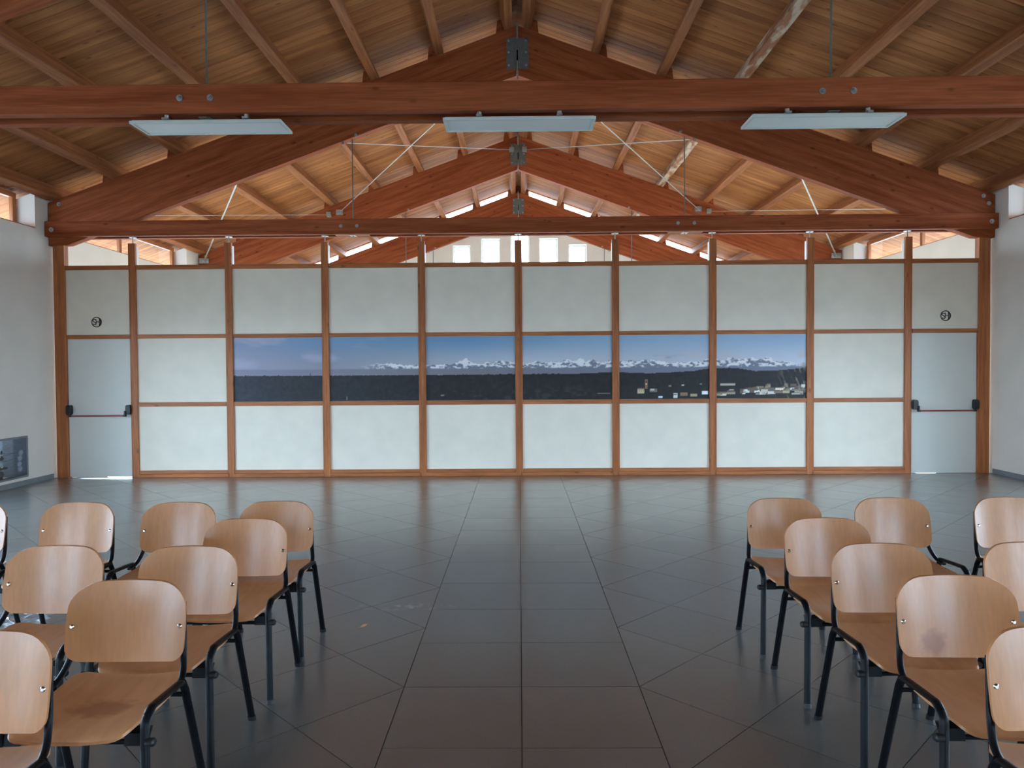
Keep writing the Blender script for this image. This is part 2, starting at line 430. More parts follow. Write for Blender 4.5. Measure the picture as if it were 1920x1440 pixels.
for a, b in FW:
    WIN_N[0] += 1; L = b-a
    w = empty('window_%d' % WIN_N[0], ((a+b)/2, YF-.12, 0)); w['kind'] = 'structure'
    for zz in (.045, 2.455): beam('window_frame', (L, .06, .09), M_WINWOOD, w, (0, 0, zz))
    for xx in (-L/2+.045, 0, L/2-.045): beam('window_frame', (2.32, .06, .09), M_WINWOOD, w, (xx, 0, 1.25), (0, math.pi/2, 0))
    for xx in (-L/4+.01, L/4-.01): beam('pane', (L/2-.12, .006, 2.33), M_GLASS, w, (xx, 0, 1.25), bev=0)
portal('daylight_portal', (0, YF-.28, 1.25), (math.pi/2, 0, 0), 13.2, 2.5)

# ------------------------------------------------------------------ roof: boards, purlins
ceiling = tag(empty('ceiling', (0, 0, 0)), kind='structure')
EAVE = 8.15; BW = .14
L = EAVE/CA
PLT = .022
def plank_pose(s, y):
    xm = s*EAVE/2; zm = zd(xm)+PLT/2/CA
    return (xm, y, zm), (0, s*ANG, 0)
y = 5.2
while y < YG+.15:
    for s in (-1, 1):
        loc, rot = plank_pose(s, y+BW/2)
        beam('plank', (L, BW-.003, PLT), M_DECK, ceiling, loc, rot, bev=.003)
    y += BW
mb = MB()
for s in (-1, 1):
    for k in range(72):
        a = 5.2-(k+1)*BW
        p = [(0, zd(0)), (s*EAVE, zd(EAVE)), (s*EAVE, zd(EAVE)+.023), (0, zd(0)+.023)]
        mb.prism(p, a, a+BW-.003)
o = mb.build('plank_field', M_DECK, ceiling); o['kind'] = 'stuff'
mb = MB()
for s in (-1, 1):
    mb.prism([(0, zd(0)+.024), (s*(EAVE+.05), zd(EAVE+.05)+.024), (s*(EAVE+.05), zd(EAVE+.05)+.14), (0, zd(0)+.14)], YF-1.2, YG+.30)
tag(mb.build('roof_cover', M_ROOF), kind='structure')
PX = [.13, 1.15, 2.13, 3.11, 4.09, 5.07, 6.05, 6.95]
PWD = .125
y0p, y1p = YF-.9, YG+.16
for s in (-1, 1):
    for i, px in enumerate(PX):
        # centre of the section, normal to the slope
        cx = s*(px+SA*PH/2); cz = zt(px)+CA*PH/2
        mat = M_PURLIN_PALE if (s > 0 and i == 3) else M_PURLIN
        beam('purlin', (y1p-y0p, PWD, PH), mat, ceiling, (cx, (y0p+y1p)/2, cz),
             (Matrix.Rotation(s*ANG, 3, 'Y') @ Matrix.Rotation(math.pi/2, 3, 'Z')).to_euler(), bev=.006)
# glazed strip between the purlins over the gable
beam('ridge_block', (.16, .12, .26), M_PURLIN, ceiling, (0, YG+.03, ZTOP+.10))
WIN_N[0] += 1
gs = tag(empty('window_%d' % WIN_N[0], (0, YG+.08, 0)), kind='structure')
for s in (-1, 1):
    for a, b in zip(PX[:-1], PX[1:]):
        xa, xb = a+PWD/2, b-PWD/2; xm = (xa+xb)/2; Ls = (xb-xa)/CA
        c0 = (s*(xm+SA*PH/2), 0, zt(xm)+CA*PH/2)
        beam('pane', (Ls+.02, .006, PH), M_GLASS, gs, c0, (0, s*ANG, 0), bev=0)
        for e in (-1, 1):
            d = e*(PH/2-.008)
            beam('window_frame', (Ls, .03, .014), M_BEAM, gs, (c0[0]+s*SA*d, 0, c0[2]+CA*d), (0, s*ANG, 0), bev=0)
    portal('daylight_portal', (s*3.5, YG+.25, zt(3.5)+PH/2), (-math.pi/2, s*ANG, 0), 7.2, .2)

# ------------------------------------------------------------------ trusses
def local_prism(name, pts, y0, y1, ang, mat, parent):
    """prism whose local x follows the grain (rotated by ang about y)"""
    rot = Matrix.Rotation(ang, 3, 'Y'); inv = rot.inverted(); ym = (y0+y1)/2
    cx = sum(p[0] for p in pts)/len(pts); cz = sum(p[1] for p in pts)/len(pts)
    mb = MB(); mb.prism(pts, y0-ym, y1-ym)
    mb.v = [tuple(inv @ Vector((v[0]-cx, v[1], v[2]-cz))) for v in mb.v]
    o = mb.build(name, mat, None, (cx, ym, cz), (0, ang, 0))
    import bmesh as _b
    bm = _b.new(); bm.from_mesh(o.data); _b.ops.bevel(bm, geom=bm.edges[:], offset=.005, segments=1, affect='EDGES'); bm.to_mesh(o.data); bm.free()
    o.parent = parent; o.location = Vector((cx, ym, cz))-parent.location
    return o
bolt_me = None
def bolt(parent, x, y, z, r=.026):
    global bolt_me
    if bolt_me is None:
        mb = MB().cyl((0, 0, 0), (0, -.006, 0), .026, 16).cyl((0, -.006, 0), (0, -.02, 0), .016, 6).cyl((0, -.02, 0), (0, -.032, 0), .008, 8)
        t_ = mb.build('bolt', M_GALV); bolt_me = t_.data; bpy.data.objects.remove(t_)
    o = obj('bolt', bolt_me, parent, (x, y, z)); o.scale = (r/.026,)*3; return o
def truss(yc, label, gable=False):
    t = empty('roof_truss', (0, yc, 0)); tag(t, label, 'roof truss', 'timber roof trusses')
    ry0, ry1 = yc-.07, yc+.07
    raf = {}
    for s in (-1, 1):
        g = .004
        pts = [(s*g, zt(0)), (s*g, ZLOW), (s*6.78, ZLOW-SL*6.78), (s*7.07, ZLOW-SL*6.78-.01), (s*7.07, zt(7.07))]
        if s > 0: pts = pts[::-1]
        r = local_prism('rafter', pts, ry0, ry1, s*ANG, M_BEAM, t); raf[s] = r
        inv = Matrix.Rotation(-s*ANG, 3, 'Y')
        for px in PX[:-1]:
            # wedge cleat on the downhill side of each purlin
            n0 = Vector((s*(px+CA*PWD/2), 0, zt(px)-SA*PWD/2)); dn = Vector((s*CA, 0, -SA)); up = Vector((s*SA, 0, CA))
            key = ('cleat', s)
            if key not in _bc:
                mb = MB(); P = [(0, 0), (.135, 0), (.055, .165), (0, .165)]
                V = [inv @ (dn*a+up*b) for a, b in P]
                mb.add([(v.x, -.07, v.z) for v in V]+[(v.x, .07, v.z) for v in V],
                       [(0, 1, 2, 3), (7, 6, 5, 4)]+[(i, i+4, (i+1) % 4+4, (i+1) % 4) for i in range(4)])
                q = mb.build('cleat', M_BEAM); _bc[key] = q.data; bpy.data.objects.remove(q)
            off = inv @ (n0+Vector((0, yc, 0))-(t.location+r.location))
            obj('cleat', _bc[key], r, off)
    for yy, nm in ((yc-.1125, 0), (yc+.1125, 1)):
        tb = beam('tie_beam', (14.15, .085, .225), M_BEAM, t, (0, yy-yc, 3.7475), bev=.006)
    for s in (-1, 1):
        beam('spacer_block', (.52, .14, .21), M_PURLIN, t, (s*2.5, 0, 3.742))
        for dx in (-.14, .10): bolt(t, s*2.5+dx, -.155, 3.752)
        bolt(t, s*6.97, -.155, 3.735, .034)
        for bx, bz in ((6.98, 4.02), (6.90, 4.13))[0 if s > 0 else 1:]: bolt(t, s*bx, -.07, bz, .03)
        for bx, bz in ((2.42, 4.98+.16), (2.62, 5.02)): bolt(t, s*bx, -.07, bz-.02, .024)
        hb = zt(2.49)-.74
        MB().cyl((s*2.49, 0, 3.62), (s*2.49, 0, hb+.05), .009, 8).build('hanger_rod', M_PLATE, t)
        beam('hanger_plate', (.09, .13, .008), M_GALV, t, (s*2.49, 0, 3.634), bev=0)
    # steel gusset and hanger at the ridge
    pl = MB().box(-.165, .165, -.082, -.071, 6.02+.05, 6.53).build('ridge_plate', M_PLATE, t)
    for bx in (-.13, .13):
        for bz in (6.12, 6.31, 6.48): bolt(pl, bx, -.082, bz, .017)
    MB().box(-.009, .009, -.094, -.082, 6.10, 6.34).build('slot', M_BLACK, pl)
    MB().cyl((0, -.10, 5.88), (0, -.10, 6.18), .008, 8).cyl((0, -.10, 5.97), (0, -.10, 6.03), .016, 8).build('hanger_rod', M_ROD, t)
    MB().cyl((0, -.10, 6.50), (0, -.10, 6.74), .016, 8).build('rod_sleeve', M_ROD, t)
    return t
truss(TR[0], 'nearest roof truss, its bolted double tie beam spans the picture above the lamps')
truss(TR[1], 'roof truss directly above the timber partition, carrying its hanging posts')
truss(TR[2], 'roof truss in mid distance seen above the partition, with braces bolted on it')
truss(TR[3], 'farthest roof truss against the white gable wall with bright slots above', True)

# ------------------------------------------------------------------ steel bracing between the two middle trusses
yB, yC = TR[1]+.09, TR[2]-.085
def rod(label, p, q, r=.010, plate=None):
    o = empty('brace_rod', p); tag(o, label, 'brace rod', 'steel cross bracing under the roof')
    P, Q = Vector(p), Vector(q); d = (Q-P).normalized()
    MB().cyl((0, 0, 0), Q-P, r, 8).build('rod', M_ROD, o, smooth=True)
    m = d*.16
    MB().cyl(m, m+d*.16, r*1.9, 8).build('turnbuckle', M_ROD, o, smooth=True)
    e = Q-P
    MB().box(e.x-.09*r/.012, e.x+.09*r/.012, e.y-.02, e.y+.03, e.z-.055, e.z+.055).box(e.x-.05, e.x+.05, e.y-.06, e.y, e.z-.03, e.z+.05).build('end_plate', M_GALV, o)
    return o
for s, nm in ((-1, 'left'), (1, 'right')):
    rod('steel rod rising from %s middle rafter to the ridge over the partition' % nm, (s*.06, yB, 6.42), (s*3.93, yC, 5.07))
    rod('thin steel rod running level from far ridge plate to the %s near rafter' % nm, (s*3.95, yB, 5.12), (s*.14, yC, 6.40), r=.007)
    rod('thin level steel rod just above the tie beam at %s' % nm, (s*6.7, yB, 3.99), (s*4.16, yC, 5.02), r=.006)
    rod('pale steel rod slanting steeply down behind the tie beam at far %s' % nm, (s*4.1, yB, 4.85), (s*6.94, yC, 4.03), r=.014)

# ------------------------------------------------------------------ timber partition
part = tag(empty('wall_back', (0, YP, 0)), kind='structure')
PC = [1.4555*k-.008 for k in range(-4, 5)]
PWI = .108
for i, x in enumerate(PC):
    sgn = -1 if x < -.2 else 1
    beam('post', (3.54, .05, PWI*.72), M_FRAME, part, (x-sgn*PWI*.14, .025, 1.77), (0, math.pi/2, 0))
    beam('jamb_strip', (3.14, .038, PWI*.28), M_FRAME, part, (x+sgn*PWI*.36, .031, 1.57), (0, math.pi/2, 0), bev=.002)
    beam('post_top', (.40, .046, PWI*.28), M_FRAME, part, (x+sgn*PWI*.36, .027, 3.34), (0, math.pi/2, 0), bev=.002)
    beam('post_back_glint', (3.5, .07, PWI-.006), M_WHITE, part, (x, .085, 1.75), (0, math.pi/2, 0))  # back half coloured white in place of window light glancing off the varnish
    MB().cyl((x, .055, 3.54), (x, .055, 3.66), .008, 8).cyl((x, .055, 3.63), (x, .055, 3.637), .055, 12).build('hanger_bolt', M_GALV, part)
for s in (-1, 1):
    beam('post', (3.56, .11, .17), M_FRAME, part, (s*6.937, .055, 1.78), (0, math.pi/2, 0))
RZ = [(3.147, .066), (2.108, .060), (1.078, .064)]   # bottom z, height
for a, b in zip(PC[:-1], PC[1:]):
    x0, x1 = a+PWI/2, b-PWI/2; xm, w = (x0+x1)/2, x1-x0
    for z, h in RZ: beam('rail', (w, .045, h), M_FRAME, part, (xm, .030, z+h/2))
    beam('rail', (w, .045, .052), M_FRAME, part, (xm, .030, .081))
    beam('sole_rail', (w+.03, .052, .054), M_FRAME, part, (xm, .027, .027))
    for z0, z1 in ((.107, 1.078), (1.142, 2.108), (2.168, 3.147)):
        beam('panel', (w+.01, .03, z1-z0+.01), M_PANEL, part, (xm, .045, (z0+z1)/2), bev=.002)
for s, n in ((-1, 1), (1, 2)):
    xa, xb = 5.822+PWI/2, 6.852; xm, w = (xa+xb)/2, xb-xa
    beam('rail', (w, .045, .066), M_FRAME, part, (s*xm, .030, 3.18))
    beam('rail', (w, .045, .058), M_FRAME, part, (s*xm, .030, 2.139))
    beam('door_light_stop', (w, .035, .11), M_FRAME, part, (s*xm, .101, 2.112))  # unseen piece added behind the leaf to stop light leaking over it
    beam('panel', (w+.01, .03, 3.147-2.168+.01), M_PANEL, part, (s*xm, .045, 2.6575), bev=.002)
    z0 = .017 if s < 0 else .005
    d = tag(empty('door_%d' % n, (s*xm, YP+.04, 0)), kind='structure')
    beam('door_leaf', (w-.008, .04, 2.108-z0), M_DOORLEAF, d, (0, .02, (2.108+z0)/2), bev=.002)
    # panic bar
    pb = empty('panic_bar', (0, 0, 0)); pb.parent = d
    for e in (-1, 1):
        mb = MB(); x = e*(w/2-.035)
        n_ = 16; ol = [(x+.036*math.copysign(abs(math.cos(q))**.6, math.cos(q)), 1.035+.075*math.copysign(abs(math.sin(q))**.6, math.sin(q))) for q in [2*math.pi*i/n_ for i in range(n_)]]
        mb.prism(ol, -.075, 0)
        mb.box(x-e*.035-.010, x-e*.035+.010, -.10, -.055, .935, 1.02)
        mb.cyl((x-e*.06, -.085, .945), (x-e*.02, -.085, .945), .015, 10)
        mb.build('bar_housing', M_BLACKPL, pb)
    MB().cyl((-w/2+.075, -.085, .945), (w/2-.075, -.085, .945), .0115, 12).build('push_bar', M_RED, pb, smooth=True)

# ------------------------------------------------------------------ round emblems above the doors
def emblem(x, label):
    o = empty('emblem', (x, YP+.0285, 2.362)); tag(o, label, 'emblem', 'round emblems above the doors')
    n = 40; v = []; f = []
    for i in range(n):
        a = 2*math.pi*i/n; ro = .079; ri = .066-.011*max(0, math.cos(a))**2
        for r_ in (ro, ri):
            for yy in (0, -.0015): v.append((r_*math.cos(a), yy, r_*math.sin(a)))
    for i in range(n):
        a, b = 4*i, 4*((i+1) % n); f += [(a+1, b+1, b+3, a+3), (a, a+2, b+2, b), (a, b, b+1, a+1), (a+2, a+3, b+3, b+2)]
    MB().add(v, f).build('ring', M_INK, o)
    def stroke(pts, w):
        mb = MB()
        for p, q in zip(pts[:-1], pts[1:]):
            dx, dz = q[0]-p[0], q[1]-p[1]; l = math.hypot(dx, dz); nx, nz = -dz/l*w/2, dx/l*w/2; ex, ez = dx/l*w*.3, dz/l*w*.3
            mb.prism([(p[0]-ex+nx, p[1]-ez+nz), (p[0]-ex-nx, p[1]-ez-nz), (q[0]+ex-nx, q[1]+ez-nz), (q[0]+ex+nx, q[1]+ez+nz)], -.0015, 0)
        return mb
    stroke([(-.008, .026), (-.016, .037), (-.040, .039), (-.056, .028), (-.054, .014), (-.014, -.012), (-.006, -.026), (-.014, -.038), (-.040, -.040), (-.050, -.030)], .012).build('letter_s', M_INK, o)
    mb = stroke([(-.006, .040), (-.006, -.020)], .011)
    for st in ([(-.004, .002), (.042, .002)], [(.042, .052), (.042, -.052)]):
        q = stroke(st, .011); mb.add(q.v, q.f)
    mb.build('letter_h', M_INK, o)
emblem(-6.392, 'black ringed letters SH on panel above the left door')
emblem(6.376, 'black ringed letters SH on panel above the right door')

# ------------------------------------------------------------------ panorama printed on six boards
def vnoise1(x, seed):
    r = np.random.default_rng(seed).random(4096); i = np.floor(x).astype(int); f = x-i; f = f*f*(3-2*f)
    return r[i % 4096]*(1-f)+r[(i+1) % 4096]*f
def fbm1(x, seed, o=5, g=.55):
    a, s, t = 1., 0., 0.
    for k in range(o): s = s+a*vnoise1(x*2**k, seed+k); t += a; a *= g
    return s/t
def vnoise2(x, y, seed):
    r = np.random.default_rng(seed).random((256, 256)); i = np.floor(x).astype(int); j = np.floor(y).astype(int)
    f = x-i; g = y-j; f = f*f*(3-2*f); g = g*g*(3-2*g)
    a = r[i % 256, j % 256]*(1-f)+r[(i+1) % 256, j % 256]*f; b = r[i % 256, (j+1) % 256]*(1-f)+r[(i+1) % 256, (j+1) % 256]*f
    return a*(1-g)+b*g
def fbm2(x, y, seed, o=4):
    a, s, t = 1., 0., 0.
    for k in range(o): s = s+a*vnoise2(x*2**k, y*2**k, seed+k); t += a; a *= .5
    return s/t
def sstep(a, b, x): t = np.clip((x-a)/(b-a), 0, 1); return t*t*(3-2*t)
def lerp(a, b, t): return a+(b-a)*t[..., None]
def panorama(S, T_):
    """display-referred colours at strip coordinate S (0..6) and height T_ (0..1)"""
    def keyed(keys): return np.stack([np.interp(S, [k[0] for k in keys], [k[1][c] for k in keys]) for c in range(3)], -1)
    top = keyed([(0, (112, 122, 148)), (.9, (92, 122, 152)), (1.6, (88, 120, 148)), (2.5, (82, 120, 154)), (3.5, (104, 132, 156)), (4.5, (118, 142, 164)), (6, (122, 146, 170))])
    low = keyed([(0, (128, 126, 144)), (1, (118, 118, 130)), (2, (134, 136, 144)), (3, (152, 154, 162)), (4.5, (150, 150, 158)), (6, (164, 166, 176))])
    c = lerp(low, top, sstep(.55, 1.0, T_))
    cl = fbm2(S*2.2+3, T_*5+S*.6, 11)
    st = sstep(.48, .75, cl)*(1-sstep(1.1, 1.9, S))*.8
    c = lerp(c, np.broadcast_to(np.array((140., 138, 156)), c.shape), st)
    pk = sstep(.45, .62, fbm2(S*3, T_*7, 23))*sstep(3.1, 3.6, S)*np.exp(-((T_-.66)/.06)**2)*.8
    c = lerp(c, np.broadcast_to(np.array((158., 148, 152)), c.shape), pk)
    pd = sstep(.5, .66, fbm2(S*3.3+9, T_*8, 29))*sstep(3.5, 3.9, S)*(1-sstep(4.6, 5.0, S))*np.exp(-((T_-.64)/.035)**2)*.6
    c = lerp(c, np.broadcast_to(np.array((104., 108, 122)), c.shape), pd)
    # snowy range
    amp = np.interp(S, [0, 1.2, 1.7, 2.2, 3, 4, 5, 5.6, 6], [.4, .6, .95, 1.05, 1.15, 1.3, 1.15, 1.5, .6])
    rid = .512+amp*(.035+.085*np.abs(fbm1(S*7, 31, 6, .6)-.35)*1.6)
    rid = rid+.085*np.exp(-np.abs(S-2.45)/.05)+.02*np.exp(-np.abs(S-2.45)/.2)+.05*np.exp(-((S-5.35)/.28)**2)+.035*np.exp(-((S-3.8)/.12)**2)
    base = .485+.012*fbm1(S*5, 77)
    vis = sstep(1.25, 1.75, S)*(1-.85*sstep(5.75, 5.95, S))
    m = ((T_ < rid) & (T_ > base)).astype(float)*vis
    rel = np.clip((T_-base)/np.maximum(rid-base, .01), 0, 1)
    sn = fbm2(S*26+T_*16, T_*34-S*6, 41, 4)
    snow = sstep(.40, .56, sn+.16*(rel-.5))
    mc = lerp(np.broadcast_to(np.array((92., 96, 112)), c.shape), np.broadcast_to(np.array((184., 180, 180)), c.shape), snow)
    c = lerp(c, mc, m)
    # hazy foothills
    hz = keyed([(0, (112, 110, 128)), (1.5, (104, 100, 110)), (2.5, (98, 94, 100)), (4, (92, 92, 104)), (6, (96, 98, 116))])
    c = lerp(c, hz, (1-sstep(base-.004, base+.02, T_)))
    # dark plain
    land = np.interp(S, [0, 1, 2, 3, 3.6, 4, 4.3, 4.8, 5.0, 5.2, 5.45, 5.7, 6], [.40, .395, .395, .40, .40, .42, .395, .425, .465, .475, .42, .43, .47])+.012*fbm1(S*30, 51)
    lm = (T_ < land).astype(float)
    lc = keyed([(0, (46, 48, 60)), (.7, (40, 40, 46)), (1.5, (38, 38, 42)), (2.4, (36, 33, 34)), (3.4, (30, 28, 29)), (6, (34, 31, 30))])
    tx = fbm2(S*30, T_*22, 61)
    lc = lc*(.5+.5*tx)[..., None]
    br = sstep(.52, .7, fbm2(S*12, T_*14, 63))*sstep(2.1, 2.5, S)*(1-sstep(3.6, 4, S))*(1-sstep(.1, .3, T_))
    lc = lerp(lc, np.broadcast_to(np.array((58., 48, 38)), c.shape), br*.6)
    c = lerp(c, lc, lm)
    lt = (np.abs(T_-land) < .008).astype(float)*(vnoise1(S*120, 71) > .80)*(S < 3.2)
    c = lerp(c, np.broadcast_to(np.array((120., 118, 122)), c.shape), lt*.7)
    def rect(s0, s1, t0, t1, col):
        nonlocal c
        k = ((S > s0) & (S < s1) & (T_ > t0) & (T_ < t1)).astype(float); c = lerp(c, np.broadcast_to(np.array(col, float), c.shape), k)
    # village
    rect(4.285, 4.312, .16, .31, (120, 78, 56)); rect(4.293, 4.304, .22, .245, (170, 150, 130)); rect(4.293, 4.304, .26, .29, (60, 40, 34))
    rect(4.20, 4.275, .085, .165, (166, 144, 112)); rect(4.20, 4.275, .155, .172, (110, 84, 62))
    for q in (4.213, 4.237, 4.258): rect(q, q+.010, .115, .14, (84, 72, 60))
    rect(4.335, 4.42, .105, .165, (92, 86, 74)); rect(4.345, 4.39, .135, .165, (150, 142, 124))
    rect(4.435, 4.48, .018, .045, (176, 178, 190)); rect(4.60, 4.65, .02, .085, (176, 172, 168)); rect(4.605, 4.64, .06, .08, (92, 86, 84))
    rect(4.68, 4.76, .05, .10, (112, 84, 62)); rect(4.79, 4.87, .04, .08, (150, 128, 92)); rect(4.92, 4.99, .07, .125, (192, 192, 196))
    rect(4.55, 4.58, .19, .215, (112, 104, 98)); rect(4.69, 4.72, .20, .22, (150, 146, 142)); rect(4.90, 4.92, .22, .235, (140, 136, 132))
    rect(3.84, 3.98, .085, .10, (112, 98, 82)); rect(.86, .868, .40, .44, (40, 40, 50)); rect(1.185, 1.193, .02, .07, (120, 116, 112))
    rect(2.16, 2.20, .07, .09, (92, 98, 104))
    r2 = np.random.default_rng(5)
    for k in range(60):
        s0 = 5.0+.98*r2.random()**.8; hh = .05+.19*(s0-5.0)**.7*r2.random(); w_ = .03+.07*r2.random(); h_ = .018+.035*r2.random()
        cc = np.array([(190, 180, 158), (150, 132, 104), (118, 94, 74), (206, 202, 194), (96, 84, 70)][int(r2.integers(5))])*(.75+.3*r2.random())
        rect(s0, min(5.995, s0+w_), hh, hh+h_, cc); rect(s0, min(5.995, s0+w_), hh+h_, hh+h_+.012, (86, 66, 54))
    rect(5.04, 5.21, .205, .235, (150, 140, 122)); rect(5.04, 5.21, .235, .25, (70, 58, 52))
    # bare twigs at the right end
    tw = sstep(.60, .72, fbm2(S*48+T_*14, T_*7, 91, 3))*sstep(5.62, 5.86, S+.02)*(T_ < .42+.45*np.clip(S-5.65, 0, .3))
    c = lerp(c, np.broadcast_to(np.array((128., 118, 98)), c.shape), tw*.7)
    g_ = c.mean(-1, keepdims=True); c = c*.82+g_*.18
    return np.clip(c, 8, 250)
def print_mesh(name, w, h, nx, nz, fn, gain=1.0):
    X, Z = np.meshgrid(np.arange(nx+1)/nx, np.arange(nz+1)/nz)
    v = np.stack([(X-.5)*w, np.zeros_like(X), (Z-.5)*h], -1).reshape(-1, 3)
    i = (np.arange(nz)[:, None]*(nx+1)+np.arange(nx)[None]).reshape(-1)
    f = np.stack([i, i+1, i+nx+2, i+nx+1], -1)
    k = len(v)
    # a thin board behind the printed face
    bv = [(-w/2, .003, -h/2), (w/2, .003, -h/2), (w/2, .003, h/2), (-w/2, .003, h/2)]
    c4 = [0, nx, (nz+1)*(nx+1)-1, nz*(nx+1)]
    faces = f.tolist()+[[k+3, k+2, k+1, k]]+[[c4[a], k+a, k+(a+1) % 4, c4[(a+1) % 4]] for a in range(4)]
    me = mesh(name, v.tolist()+bv, faces, M_PRINT)
    col = fn(X, Z).reshape(-1, 3); lin = np.clip(s2l(col)*gain, 0, 1)
    lin = np.vstack([lin, lin[c4]])
    at = me.color_attributes.new('print', 'FLOAT_COLOR', 'POINT')
    at.data.foreach_set('color', np.hstack([lin, np.ones((len(lin), 1))]).astype(np.float32).ravel())
    return me
PLAB = ['hazy lavender sky over a dark plain, leftmost board of panorama', 'panorama board where faint snowy peaks begin in haze, second from left',
        'panorama board with the tall pointed snowy peak', 'panorama board with snowy range and no houses, right of the centre post',
        'panorama board with brown bell tower above a few houses', 'panorama board crowded with pale houses, rightmost of the six']
for k in range(6):
    a, b = PC[k+1]+PWI/2, PC[k+2]-PWI/2; w, h = b-a-.004, 2.108-1.142-.004
    me = print_mesh('landscape_print', w, h, 132, 96, lambda X, Z, k=k: panorama(k+X*.999, Z), gain=1.9)
    tag(obj('landscape_print', me, None, ((a+b)/2, YP+.0262, (2.108+1.142)/2)), PLAB[k], 'photo print', 'mountain panorama boards on the partition')

# ------------------------------------------------------------------ low framed picture on the left wall
def still(X, Z):
    c = np.zeros(X.shape+(3,))+np.array((128., 132, 140))
    c = c*(.72+.4*Z)[..., None]*(1.05-.3*sstep(.55, .62, X)+.0*X)[..., None]
    def blob(x, z, rx, rz, col, soft=.3):
        nonlocal c
        d = ((X-x)/rx)**2+((Z-z)/rz)**2; c = lerp(c, np.broadcast_to(np.array(col, float), c.shape), 1-sstep(1-soft, 1+soft, d))
    c = lerp(c, np.broadcast_to(np.array((52., 56, 66)), c.shape), sstep(.74, .80, X)*.75)
    c = lerp(c, np.broadcast_to(np.array((30., 30, 32)), c.shape), 1-sstep(.02, .12, Z))
    for x, z, rx, rz in [(.55, .30, .05, .05), (.62, .29, .05, .03), (.56, .55, .045, .06), (.50, .16, .05, .14), (.57, .70, .02, .05), (.50, .45, .012, .3), (.36, .5, .06, .08), (.3, .3, .07, .1), (.2, .55, .05, .09), (.56, .13, .04, .1)]:
        blob(x, z, rx, rz, (16, 15, 14))
    for x, z, rx, rz in [(.52, .36, .03, .03), (.57, .33, .02, .02), (.53, .6, .025, .03), (.4, .42, .03, .03)]: blob(x, z, rx, rz, (150, 138, 112))
    for z0, k in ((.62, .04), (.47, .06), (.66, -.03)):
        ln = np.abs(Z-(z0+k*(X-.6))) < .008; c = lerp(c, np.broadcast_to(np.array((60., 58, 66)), c.shape), ln*sstep(.5, .55, X)*.8)
    for x, z in ((.88, .2), (.87, .33), (.88, .48), (.9, .62)): blob(x, z, .04, .07, (112, 116, 124), .8)
    n = fbm2(X*40, Z*30, 5); return np.clip(c*(.85+.3*n)[..., None], 4, 240)
pic = tag(empty('framed_picture', (-WX+.004, 9.80, .41)), 'low framed grey picture with dark spindly ornaments at foot of left wall', 'picture')
PWd, PHt = 1.22, .585
me = print_mesh('print', PWd-.05, PHt-.05, 110, 60, still, gain=2.2)
obj('print', me, pic, (.012, 0, 0), (0, 0, math.pi/2))
for zz in (-PHt/2+.012, PHt/2-.012): beam('frame_bar', (PWd, .02, .028), M_SKIRT, pic, (.011, 0, zz), (0, 0, math.pi/2))
for yy in (-PWd/2+.012, PWd/2-.012): beam('frame_bar', (PHt-.05, .022, .028), M_SKIRT, pic, (.011, yy, 0), (math.pi/2, math.pi/2, 0))
beam('glazing', (.004, PWd-.04, PHt-.04), M_GLASS, pic, (.022, 0, 0), bev=0)

# ------------------------------------------------------------------ switched-off panel lamps under the near tie beam
LY, LZ, LW, LD = 5.90, 3.562, 1.195, .30
def lamp(x, label):
    o = empty('ceiling_lamp', (x, LY, LZ)); tag(o, label, 'ceiling lamp', 'flat panel lamps under the near tie beam')
    f = .022
    for yy in (-LD/2+f/2, LD/2-f/2): beam('frame_bar', (LW, f, .022), M_LEDFRAME, o, (0, yy, .011), bev=.002)
    for xx in (-LW/2+f/2, LW/2-f/2): beam('frame_bar', (LD-2*f, f, .022), M_LEDFRAME, o, (xx, 0, .011), (0, 0, math.pi/2), bev=.002)
    beam('diffuser', (LW-2*f, LD-2*f, .006), M_DIFFUSER, o, (0, 0, .010), bev=0)
    beam('back_plate', (LW-.03, LD-.03, .008), M_LEDFRAME, o, (0, 0, .026), bev=0)
    for xx in (-.315, .315):
        for yy in (-.1125, .1125):
            st = MB().cyl((0, 0, 0), (0, 0, .008), .018, 12).cyl((0, 0, -.018), (0, 0, 0), .016, 12, r1=.018).cyl((0, 0, -.036), (0, 0, -.018), .006, 10).build('stem', M_ROD, o, (xx, yy, .0655), smooth=True)
            MB().box(-.022, .022, -.045 if yy < 0 else -.02, .02 if yy < 0 else .045, -.037, -.022).build('clamp', M_GALV, st)
    return o
lamp(-2.45, 'left of three switched-off white panel lamps hanging under the beam')
lamp(.012, 'middle of three switched-off white panel lamps, on the ridge axis')
lamp(2.42, 'right of three switched-off white panel lamps hanging under the beam')

